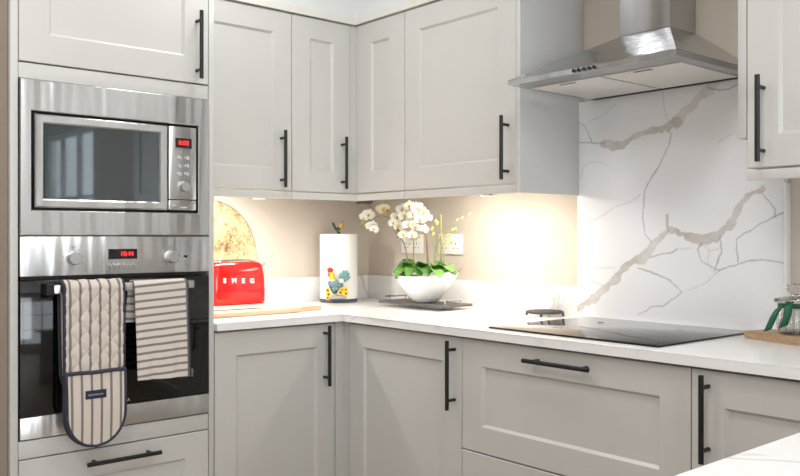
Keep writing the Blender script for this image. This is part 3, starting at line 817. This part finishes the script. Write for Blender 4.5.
mb = MB(); mb.ring_fill([rr(tx0+i, tx1-i, ty0+i, ty1-i, z, .04) for i, z in ((.018, WT+.0003), (.018, .9115))]); mb.build('foot', 'black', TO)
mb = MB(); mb.ring_fill([rr(tx0+.030+i, tx1-.030-i, ty0+.028+i, ty1-.028-i, z, .035) for i, z in ((0, 1.098), (0, 1.1015), (.003, 1.1035))]); tp = mb.build('top_trim', 'chrome', TO)
for yy in (-.165, -.125): MB().box(tx0+.06, tx1-.06, yy-.013, yy+.013, 1.1033, 1.1042).build('slot', 'black_gap', tp)
mb = MB(); mb.cyl((tx1-.004, -.145, 1.079), (tx1+.018, -.145, 1.083), .005, 12); mb.sphere((tx1+.02, -.145, 1.083), .009); mb.build('lever', 'chrome', TO)
MB().cyl((tx1-.002, -.145, .975), (tx1+.012, -.145, .975), .014, 24).build('dial', 'chrome', TO)
for ch, uu in zip('SMEG', (224.6, 234.0, 243.2, 252.0)):
    q = P(uu, 281.0, 1, ty0-.001)
    o = text_mesh(ch, .0255, .0030, 'letter', 'letter_gleam', body, (q.x, ty0-.0015, q.z), (1, 0, 0), (0, 0, 1), bold=.0009)

# gold disc leaning on the wall behind the toaster
dc = MB(); R_ = .222
rings = [(R_-.004, 0), (R_, .002), (R_, .006), (R_-.004, .008), (R_*.93, .0065)]
dc.lathe(rings, (0, 0, 0), 72)
o = dc.build('decorative_disc', 'gold_leaf')
tilt = math.radians(4)
o.rotation_euler = (PI/2-tilt, 0, 0); o.location = (-.855, -.0585+.0, WT+R_*math.cos(tilt)+.0008)
o.location.y = -.0333+R_*math.sin(tilt)
tag(o, 'large round mottled gold disc leaning against the wall behind the toaster', 'decorative disc')

# pale paddle board in front of the toaster
p = [(-1.125, -.466), (-.735, -.466), (-.712, -.460), (-.690, -.444), (-.668, -.430), (-.590, -.430), (-.576, -.424), (-.570, -.408), (-.576, -.393), (-.590, -.388), (-.668, -.388), (-.70, -.382), (-1.125, -.382)]
o = bev_prism(p, WT+.0004, WT+.018, 'chopping_board', 'pale_wood', .004)
tag(rebase(o, (-.9, -.38, WT)), 'long pale wooden paddle board lying on worktop in front of the toaster', 'chopping board')

# ------------------------------------------------------------------ kitchen roll holder with painted rooster, and the roll on it
RC = Vector((-.272, -.1255, WT)); RR = .0835
HO = thing('kitchen_roll_holder', 'kitchen roll holder with slate base, painted rooster and sunflowers on front', 'kitchen roll holder', RC)
MB().lathe([(.080, .0005), (.084, .003), (.084, .010), (.080, .014)], RC, 48).build('base', 'slate_blue', HO)
MB().cyl(RC+Vector((0, 0, .013)), RC+Vector((0, 0, .312)), .008, 16).build('pole', 'resin_green', HO)
o = MB(); o.lathe([(.021, .0155), (RR-.002, .0155), (RR, .0175), (RR, .2985), (RR-.003, .301), (.021, .301), (.021, .0155)], RC, 64, cap=False)
bmesh.ops.remove_doubles(o.bm, verts=o.bm.verts, dist=1e-6)
tag(rebase(o.build('kitchen_roll', 'paper'), RC), 'tall white roll of kitchen paper standing on the rooster holder', 'kitchen roll')
dR = (RC-CAM).dot(FW)-RR-.014
def rp(zx, zy, dn=0.0): return D(320+zx/10.83, 262+zy/10.83, dR-dn)
kx = dR/F/10.83
def re_(mb, zx, zy, rx, ry, ang=0, th=.010, dn=0.0):
    a_ = math.radians(ang); X = RT*math.cos(a_)+UP*math.sin(a_); Y = -RT*math.sin(a_)+UP*math.cos(a_)
    mb.ell(rp(zx, zy, dn), (X*rx*kx, FW*th, Y*ry*kx), 18, 10); return mb
mb = MB(); re_(mb, 172, 240, 84, 46, -8, .013); re_(mb, 132, 228, 48, 44, 20, .013)
rb = mb.build('rooster_body', 'resin_blue', HO)
mb = MB(); re_(mb, 128, 160, 30, 52, -8, .011, .004); re_(mb, 118, 120, 24, 28, 0, .010, .004); mb.build('neck', 'resin_yellow', rb)
mb = MB(); re_(mb, 132, 198, 36, 14, -5, .0125, .003); re_(mb, 232, 205, 26, 26, 0, .008, .010); mb.build('pale_feather', 'resin_cream', rb)
mb = MB()
re_(mb, 110, 96, 28, 24, 0, .009, .007)
for zx, zy, r_ in ((88, 80, 12), (105, 70, 13), (123, 74, 12), (138, 88, 10), (92, 132, 12), (96, 150, 10)): re_(mb, zx, zy, r_, r_*1.2, 0, .006, .006)
mb.build('comb', 'resin_red', rb)
mb = MB(); re_(mb, 78, 106, 13, 6, 10, .004, .008); mb.build('beak', 'resin_yellow', rb)
mb = MB(); re_(mb, 110, 98, 3.2, 3.2, 0, .004, .014); mb.build('eye', 'resin_dark', rb)
mb = MB()
for k, (ang, ln) in enumerate(((-58, 88), (-44, 98), (-30, 102), (-14, 92), (4, 72))):
    a_ = math.radians(90+ang); cx_, cy_ = 232, 232
    re_(mb, cx_+math.cos(a_)*ln*.62+k*0, cy_-math.sin(a_)*ln*.95, 22, ln*.66, ang, .007+.001*k, .002)
mb.build('tail', 'resin_teal', rb)
mb = MB()
for zx, zy, an in ((195, 235, -20), (180, 252, -15), (215, 222, -25)): re_(mb, zx, zy, 34, 9, an, .006, .010)
mb.build('wing', 'resin_teal', rb)
mb = MB(); re_(mb, 130, 300, 14, 46, 25, .008, 0); re_(mb, 165, 315, 24, 36, -30, .008, 0); re_(mb, 105, 262, 10, 30, 15, .006, 0); mb.build('foliage', 'resin_green', HO)
mb = MB(); re_(mb, 165, 292, 46, 26, 0, .010, 0); mb.build('lower_body', 'resin_blue', rb)  # lower part of the body, same resin colour
mb = MB(); re_(mb, 225, 384, 72, 20, 0, .012, 0); re_(mb, 150, 390, 50, 14, 0, .012, 0); mb.build('plinth', 'resin_stone', HO)
def sunflower(zx, zy, r_, dn):
    mb = MB()
    for k in range(9):
        a_ = 2*PI*k/9; re_(mb, zx+math.cos(a_)*r_*.66, zy-math.sin(a_)*r_*.66, r_*.42, r_*.22, math.degrees(a_), .003, dn)
    s_ = mb.build('sunflower', 'resin_yellow', HO)
    mb = MB(); re_(mb, zx, zy, r_*.36, r_*.36, 0, .0045, dn+.001); mb.build('flower_centre', 'resin_dark', s_)
for a_ in ((84, 306, 30, .008), (92, 352, 32, .010), (84, 388, 26, .012), (222, 330, 34, .010), (278, 300, 28, .008), (282, 342, 30, .010), (240, 300, 24, .008)): sunflower(*a_)
# finial
def fp(zx, zy, dn=0): return D(310+zx/4.77, 210+zy/4.77, dR+RR+.014-dn)
kf = (dR+RR+.014)/F/4.77
def fe(mb, zx, zy, rx, ry, ang=0, th=.006):
    a_ = math.radians(ang); X = RT*math.cos(a_)+UP*math.sin(a_); Y = -RT*math.sin(a_)+UP*math.cos(a_)
    mb.ell(fp(zx, zy), (X*rx*kf, FW*th, Y*ry*kf), 14, 8)
mb = MB(); fe(mb, 133, 90, 13, 10, 5, .008); fe(mb, 131, 104, 4, 10); fe(mb, 116, 76, 6, 17, 15); fe(mb, 110, 70, 4, 12, 20); fe(mb, 120, 86, 6, 12, 20)
fi = mb.build('finial', 'resin_green', HO)
mb = MB(); fe(mb, 147, 78, 7, 12, -25); fe(mb, 152, 68, 6, 6); mb.build('finial_neck', 'resin_yellow', fi)
mb = MB(); fe(mb, 153, 59, 4, 4); fe(mb, 158, 74, 2.5, 4); mb.build('finial_comb', 'resin_red', fi)

# ------------------------------------------------------------------ slate tray and the orchid bowl on it
TZ = .930
tx0, tx1, ty0, ty1 = -.272, -.095, -.785, -.405
TY = thing('slate_tray', 'dark slate tray with metal rail handles under the white orchid bowl', 'tray', (-.2, -.59, WT))
MB().box(tx0, tx1, ty0, ty1, TZ-.010, TZ, .0015).build('slab', 'slate', TY)
mb = MB()
for x in (tx0+.10, tx1-.03):
    for y in (ty0+.09, ty1-.09): mb.lathe([(.004, WT+.0003), (.004, TZ-.0105)], (x, y, 0), 12)
mb.build('foot', 'black', TY)
for y in (ty0+.022, ty1-.022):
    mb = MB(); h = TZ+.017
    mb.cyl((tx0+.02, y, h), (tx1-.02, y, h), .0035, 10)
    for x in (tx0+.045, tx1-.045): mb.cyl((x, y, TZ), (x, y, h), .003, 10)
    mb.build('handle', 'chrome', TY)
OC = Vector((-.190, -.604, TZ))
OR = thing('orchid_bowl', 'white boat-shaped bowl of white orchids standing on the slate tray', 'potted plant', OC)
mb = MB(); seg = 64
def boat(t, z, k):
    """t 0..1 scale outward, boat rim rising at both ends"""
    out = []
    for i in range(seg):
        a_ = 2*PI*i/seg; c_, s_ = math.cos(a_), math.sin(a_)
        rl = .044+.130*t; rw = .040+.060*t
        lift = (abs(s_)**3)*.026*k+.006*k
        pinch = 1-.16*t*abs(s_)**4
        out.append(OC+Vector((rw*c_*pinch, rl*s_, z+lift)))
    return out
pr = [(0, .0008, 0), (.10, .004, .03), (.30, .020, .15), (.55, .042, .35), (.78, .066, .65), (.92, .086, .88), (1, .100, 1), (.985, .1025, 1), (.96, .100, 1), (.85, .082, .8), (.70, .070, .6)]
mb.ring_fill([boat(*q) for q in pr]); mb.build('bowl', 'ceramic', OR, smooth=60)
mb = MB(); mb.ring_fill([boat(.86, .078, .82), boat(.80, .088, .8), boat(.4, .100, .3), boat(.05, .104, .1)]); mb.build('moss', 'moss', OR)
def leaf_mesh(name, base, tip, wid, droop, m, curl=.3):
    base, tip = Vector(base), Vector(tip); ax = tip-base; ln = ax.length
    sd = ax.cross(UP)
    sd = sd.normalized() if sd.length > 1e-4 else RT
    n = 10; mb = MB(); rows = []; wid *= 1.15; droop *= 1.25
    for i in range(n+1):
        t = i/n; w = wid*(math.sin(PI*min(1, (t*.92+.07)))**.42)
        c = base+ax*t+UP*(droop*4*t*(1-t))
        rows.append([c+sd*w*(j/3)+UP*(curl*w*(abs(j)/3)**1.5) for j in range(-3, 4)])
    mb.ring_fill(rows, False, False, False)
    o = mb.build(name, m, OR, smooth=80)
    md = o.modifiers.new('s', 'SOLIDIFY'); md.thickness = .0022; md.offset = 0
    return o
def lf(u0, v0, u1, v1, x0, x1, w, dr, m): leaf_mesh('leaf', P(u0, v0, 0, x0), P(u1, v1, 0, x1), w, dr, m)
for a_ in ((412, 272, 396, 277, -.195, -.30, .024, .018, 'leaf'), (414, 270, 398, 268, -.19, -.25, .026, .02, 'leaf'), (415, 272, 408, 277, -.20, -.28, .024, .018, 'leaf'),
           (416, 270, 403, 261, -.18, -.20, .022, .012, 'leaf_dark'), (420, 271, 426, 264, -.19, -.23, .022, .012, 'leaf_dark'), (418, 272, 428, 276, -.20, -.28, .025, .018, 'leaf_dark'),
           (424, 272, 419, 277, -.19, -.27, .022, .018, 'leaf'), (432, 272, 440, 277, -.20, -.29, .022, .014, 'leaf'), (436, 270, 434, 266, -.17, -.25, .018, .012, 'leaf_dark'),
           (440, 271, 452, 272, -.19, -.24, .022, .016, 'leaf'), (441, 271, 438, 261, -.19, -.19, .016, .006, 'leaf_dark'), (442, 272, 450, 268, -.18, -.18, .02, .014, 'leaf_dark'),
           (410, 272, 400, 273, -.18, -.12, .024, .02, 'leaf_dark'), (430, 272, 436, 272, -.18, -.10, .022, .02, 'leaf'), (408, 273, 396.5, 272.5, -.20, -.2, .022, .012, 'leaf'), (406, 274, 396, 279, -.22, -.285, .022, .014, 'leaf'), (446, 273, 455, 275, -.2, -.22, .018, .010, 'leaf'), (407, 271, 410, 263, -.2, -.24, .022, .010, 'leaf')):
    lf(*a_)
def smooth_path(pts, n=6):
    pts = [Vector(p) for p in pts]; out = []
    for i in range(len(pts)-1):
        p0 = pts[max(i-1, 0)]; p1 = pts[i]; p2 = pts[i+1]; p3 = pts[min(i+2, len(pts)-1)]
        for k in range(n):
            t = k/n
            out.append(.5*((2*p1)+(p2-p0)*t+(2*p0-5*p1+4*p2-p3)*t*t+(3*p1-p0-3*p2+p3)*t**3))
    out.append(pts[-1]); return out
def stem(px, r0, r1, m='stem', n=6):
    pts = smooth_path([P(u, v, 0, x) for u, v, x in px], n)
    MB().tube(pts, [r0+(r1-r0)*i/(len(pts)-1) for i in range(len(pts))], 8).build('stem', m, OR)
stem([(408, 272, -.19), (407.2, 259, -.20), (405, 246, -.21), (400.5, 237, -.22), (397, 226, -.22), (398, 214, -.21)], .0034, .002, 'stem_brown')
stem([(414, 272, -.19), (413.8, 256, -.19), (413.4, 240, -.20), (411.5, 229, -.21), (409, 218, -.21)], .0032, .002)
stem([(428, 273, -.18), (427.3, 250, -.18), (425.5, 232, -.19), (422.5, 221, -.20), (417, 215.5, -.21), (408, 211, -.22), (398, 213, -.22)], .0042, .002, 'stem_brown')
stem([(435, 273, -.19), (435, 255, -.19), (436, 247, -.19), (440, 239, -.19), (447, 233, -.18), (455, 229, -.17)], .0034, .0014)
stem([(435.5, 248, -.19), (432.7, 240, -.2), (430.5, 231, -.2)], .0024, .0014)
stem([(441.3, 273, -.18), (441, 245, -.18), (440.8, 214.5, -.18)], .0038, .0022)
stem([(443.5, 272, -.19), (443.8, 255, -.19), (442, 242, -.19), (446, 236, -.18)], .0024, .0012)
stem([(404, 236, -.21), (396, 226, -.2), (389, 218, -.2), (381, 216, -.2), (373, 219, -.2), (366, 223, -.2), (361, 225.5, -.2)], .0024, .0012)
stem([(455, 273, -.19), (459, 271, -.19), (462, 267.5, -.19), (463.5, 268.5, -.18)], .0022, .001, 'stem_brown')
stem([(441, 232, -.18), (452, 224, -.17), (462, 217.7, -.16), (470, 213, -.16)], .0012, .0007)
# orchid flower: five petals round a small lip
def petal_ring(mb, R, spec):
    for ang, ln, wd in spec:
        rows = []
        for i in range(6):
            t = i/5; w = wd*math.sin(PI*(t*.9+.08))**.7
            c = Vector((math.cos(ang)*ln*t, math.sin(ang)*ln*t, .004*math.sin(PI*t)-.0)); s_ = Vector((-math.sin(ang), math.cos(ang), 0))
            rows.append([c+s_*w*j/2+Vector((0, 0, .0025*(1-abs(j)/2)*t)) for j in (-2, -1, 0, 1, 2)])
        mb.ring_fill(rows, False, False, False)
def flower_proto(m):
    mb = MB(); petal_ring(mb, .03, [(PI/2, .030, .011), (PI/2+2.2, .029, .010), (PI/2-2.2, .029, .010)]); petal_ring(mb, .03, [(.12, .033, .019), (PI-.12, .033, .019)])
    pm = bpy.data.meshes.new('flower'); bmesh.ops.recalc_face_normals(mb.bm, faces=mb.bm.faces); mb.bm.to_mesh(pm); mb.bm.free()
    pm.polygons.foreach_set('use_smooth', [True]*len(pm.polygons)); pm.materials.append(M[m]); return pm
mb = MB(); mb.ell((0, -.004, .004), ((.006, 0, 0), (0, .008, 0), (0, 0, .005)), 10, 6)
lipm = bpy.data.meshes.new('lip'); mb.bm.to_mesh(lipm); mb.bm.free(); lipm.materials.append(M['throat'])
FM = flower_proto('petal'); FC = flower_proto('petal_cream')
def flower(u, v, x, sc=1.0, me=FM):
    p = P(u, v, 0, x)
    o = bpy.data.objects.new('flower', me); C.objects.link(o); o.parent = OR
    out = (CAM-p).normalized()+Vector((random.uniform(-.5, .5), random.uniform(-.5, .5), random.uniform(-.45, .2)))
    o.rotation_euler = out.to_track_quat('Z', 'Y').to_euler(); o.rotation_euler.rotate_axis('Z', random.uniform(-.4, .4))
    o.location = p-wloc(OR); o.scale = (sc, sc, sc)
    l = bpy.data.objects.new('lip', lipm); C.objects.link(l); l.parent = o
for i, (u, v, s_) in enumerate(((402, 209, .85), (409, 205.5, .8), (417, 207.5, .85), (424, 212, .75), (396.5, 217.5, .85), (404.5, 215.5, .85), (413, 214, .85), (420, 219.5, .8), (399, 226, .85), (408, 224, .85), (415.5, 227, .8), (424, 229, .65), (403, 234, .7), (412, 235, .7), (393.5, 223, .75), (428, 218, .6))):
    flower(u, v, -.215-.012*(i % 4), s_)
for u, v, s_, m in ((371.5, 225.5, .95, FM), (368.5, 214.5, .95, FM), (364, 217, .7, FM), (374, 229, .7, FM), (383.5, 209, .9, FC), (379, 208.5, .6, FC)):
    flower(u, v, -.205, s_, m)
def bud(u, v, x, r, m='bud'):
    q = P(u, v, 0, x); MB().ell(q, (RT*r, FW*r, (UP+RT*.3).normalized()*r*1.5), 10, 6).build('bud', m, OR)
for u, v, r, m in ((361.5, 225, .007, 'bud'), (363.5, 222, .008, 'bud'), (366.5, 226, .008, 'stem'), (388.5, 213, .008, 'bud'), (391.5, 218, .0085, 'bud'), (393, 222, .007, 'bud'), (387, 211, .006, 'bud'),
                   (432, 229, .007, 'bud'), (433, 234, .006, 'bud'), (435.5, 221, .006, 'bud'), (437, 223.5, .006, 'bud'), (447, 240, .006, 'bud'), (451.5, 242, .005, 'bud'), (448, 235.5, .006, 'bud'), (453, 230, .005, 'bud'), (446.5, 243.5, .005, 'bud'), (455.5, 229.5, .005, 'bud'),
                   (469.6, 213.8, .004, 'bud'), (462.5, 217.8, .004, 'bud'), (457.5, 219.8, .004, 'bud'), (419.5, 236.5, .006, 'bud'), (411.5, 238.5, .005, 'bud'), (409.5, 244, .004, 'bud'), (398, 236.5, .006, 'bud'), (396.5, 232, .006, 'bud'), (416, 239, .005, 'bud')):
    bud(u, v, -.2, r, m)

# ------------------------------------------------------------------ black wire trivet
TC = Vector((-.091, -1.150, WT))
TR = thing('wire_trivet', 'round black metal trivet on small feet standing by the hob', 'trivet', TC)
mb = MB()
for r_ in (.066, .046, .026): mb.tube([TC+Vector((r_*math.cos(2*PI*k/32), r_*math.sin(2*PI*k/32), .014)) for k in range(32)], .0042, 8, True)
for k in range(4):
    a_ = PI*k/4+.2; v_ = Vector((math.cos(a_), math.sin(a_), 0)); mb.tube([TC+v_*.066+UP*.014, TC-v_*.066+UP*.014], .0034, 8)
mb.build('grid', 'trivet_metal', TR)
for k in range(4):
    a_ = PI*k/2+.5; v_ = Vector((math.cos(a_), math.sin(a_), 0))
    MB().tube([TC+v_*.066+UP*.014, TC+v_*.067+UP*.008, TC+v_*.067+UP*.0012], [.0038, .0042, .005], 8).build('foot', 'trivet_metal', TR)

# ------------------------------------------------------------------ serving board and jar at the right edge
bc = Vector((-.184, -1.955, 0)); dv = Vector((-.054, -.182, 0)).normalized(); pv = Vector((-dv.y, dv.x, 0)); pv = pv if pv.x > 0 else -pv
def bp_(a_, b_): q = bc+dv*a_+pv*b_; return (q.x, q.y)
poly = [bp_(0, 0), bp_(.05, .003), bp_(.10, -.003), bp_(.16, -.004), bp_(.22, .002), bp_(.30, -.002), bp_(.40, .0), bp_(.412, .012), bp_(.412, .14), bp_(.40, .152), bp_(.012, .110), bp_(-.002, .10)]
o = bev_prism(poly, WT+.0004, WT+.022, 'serving_board', 'wood', .004)
tag(rebase(o, (bc.x, bc.y-.2, WT)), 'brown wooden serving board under the glass jar at the right edge', 'serving board')
JC = Vector((-.150, -2.088, WT+.0225))
JR = thing('glass_jar', 'ribbed clear glass jar with lid and green ribbon on the wooden board', 'jar', JC)
mb = MB(); seg = 72
def rib(r, z, k): return [JC+Vector(((r+k*.0016*math.cos(18*2*PI*i/seg))*math.cos(2*PI*i/seg), (r+k*.0016*math.cos(18*2*PI*i/seg))*math.sin(2*PI*i/seg), z)) for i in range(seg)]
mb.ring_fill([rib(.040, .0005, .3), rib(.047, .004, 1), rib(.050, .03, 1), rib(.049, .058, 1), rib(.046, .066, .3), rib(.046, .084, 0), rib(.043, .084, 0), rib(.043, .066, 0), rib(.0455, .056, 0), rib(.0465, .03, 0), rib(.043, .007, 0)])
mb.build('body', 'glass', JR)
mb = MB(); mb.lathe([(.040, .0845), (.057, .0865), (.058, .092), (.056, .096), (.030, .1015), (.014, .104), (.016, .110), (.026, .118), (.029, .126), (.026, .134), (.012, .138)], JC, 48); mb.build('lid', 'glass', JR)
rbm = MB(); ring = [JC+Vector((.0480*math.cos(2*PI*k/40), .0480*math.sin(2*PI*k/40), .077)) for k in range(40)]
rings = [[p+UP*h_ for p in ring] for h_ in (-.0055, .0055)]
rbm.ring_fill(rings, False, False)
ro = rbm.build('ribbon', 'ribbon', JR); md = ro.modifiers.new('s', 'SOLIDIFY'); md.thickness = .0012
JD = (JC-CAM).dot(FW)
def tail(px, wid, dn):
    rows = []
    for i, (u, v) in enumerate(px):
        c = D(u, v, JD-dn-.006*math.sin(i*1.1)); rows.append([c+RT*w_*wid/2+UP*(.35*w_*wid*.5)+(-FW)*(.003*(1-abs(w_))) for w_ in (-1, -.5, 0, .5, 1)])
    mb = MB(); mb.ring_fill(rows, False, False, False)
    o = mb.build('ribbon_tail', 'ribbon', ro, smooth=80); md = o.modifiers.new('s', 'SOLIDIFY'); md.thickness = .001
    return o
tail([(785, 304), (779, 308), (774.5, 315), (771, 323), (767.5, 330.5)], .022, .062)
tail([(789.5, 302.5), (788.5, 308), (787.5, 315), (785.5, 321), (783.5, 326.5)], .024, .066)
MB().ell(D(788, 304, JD-.056), (RT*.010, FW*.006, UP*.008), 12, 8).build('knot', 'ribbon', ro)

# ------------------------------------------------------------------ light
w = bpy.data.worlds.new('World'); bpy.context.scene.world = w; w.use_nodes = True
bg = w.node_tree.nodes['Background']; bg.inputs[0].default_value = (.86, .93, 1, 1); bg.inputs[1].default_value = 4.0
def area(nm, loc, tgt, sx, sy, en, col):
    la = bpy.data.lights.new(nm, 'AREA'); la.shape = 'RECTANGLE'; la.size = sx; la.size_y = sy; la.energy = en; la.color = col
    o = bpy.data.objects.new(nm, la); C.objects.link(o); o.location = loc
    o.rotation_euler = (Vector(tgt)-Vector(loc)).to_track_quat('-Z', 'Y').to_euler(); return o
def strip_light(loc, along_x, ln, en, col):
    la = bpy.data.lights.new('strip', 'AREA'); la.shape = 'RECTANGLE'; la.size = ln; la.size_y = .02; la.energy = en; la.color = col
    o = bpy.data.objects.new('led_strip', la); C.objects.link(o); o.location = loc
    if not along_x: o.rotation_euler = (0, 0, PI/2)
    tilt_ = Matrix.Rotation(.25, 4, 'X') if along_x else Matrix.Rotation(-.25, 4, 'Y')
    o.rotation_euler = (tilt_ @ Matrix.Rotation(0 if along_x else PI/2, 4, 'Z')).to_euler()
strip_light((-.90, -.250, 1.372), True, .42, 5.6, (1, .99, .94))
strip_light((-.250, -.93, 1.372), False, .42, 3.7, (1, .92, .80))
area('window_light', (-2.6, -6.45, 1.4), (-1.6, 0, 1.1), 1.3, 1.7, 42, (.90, .95, 1))
for x, y, e in ((-1.08, -.86, 6.5), (-2.2, -1.25, 9), (-1.3, -2.3, 9), (-2.6, -2.6, 13), (-1.6, -4.2, 11), (-3.4, -4.2, 11)):
    area('ceiling_light', (x, y, 2.44), (x, y, 0), .3, .3, e, (1, .985, .975))

cam = bpy.data.cameras.new('Camera'); co = bpy.data.objects.new('Camera', cam); C.objects.link(co)
co.location = CAM; co.rotation_euler = (PI/2, 0, -math.atan2(FW.x, FW.y))
cam.sensor_width = 36; cam.lens = F/800*36; cam.shift_y = -2/800; cam.clip_start = .02
sc = bpy.context.scene; sc.camera = co
sc.view_settings.view_transform = 'Standard'; sc.view_settings.look = 'None'; sc.view_settings.exposure = 0
sc.cycles.max_bounces = 8; sc.cycles.diffuse_bounces = 5
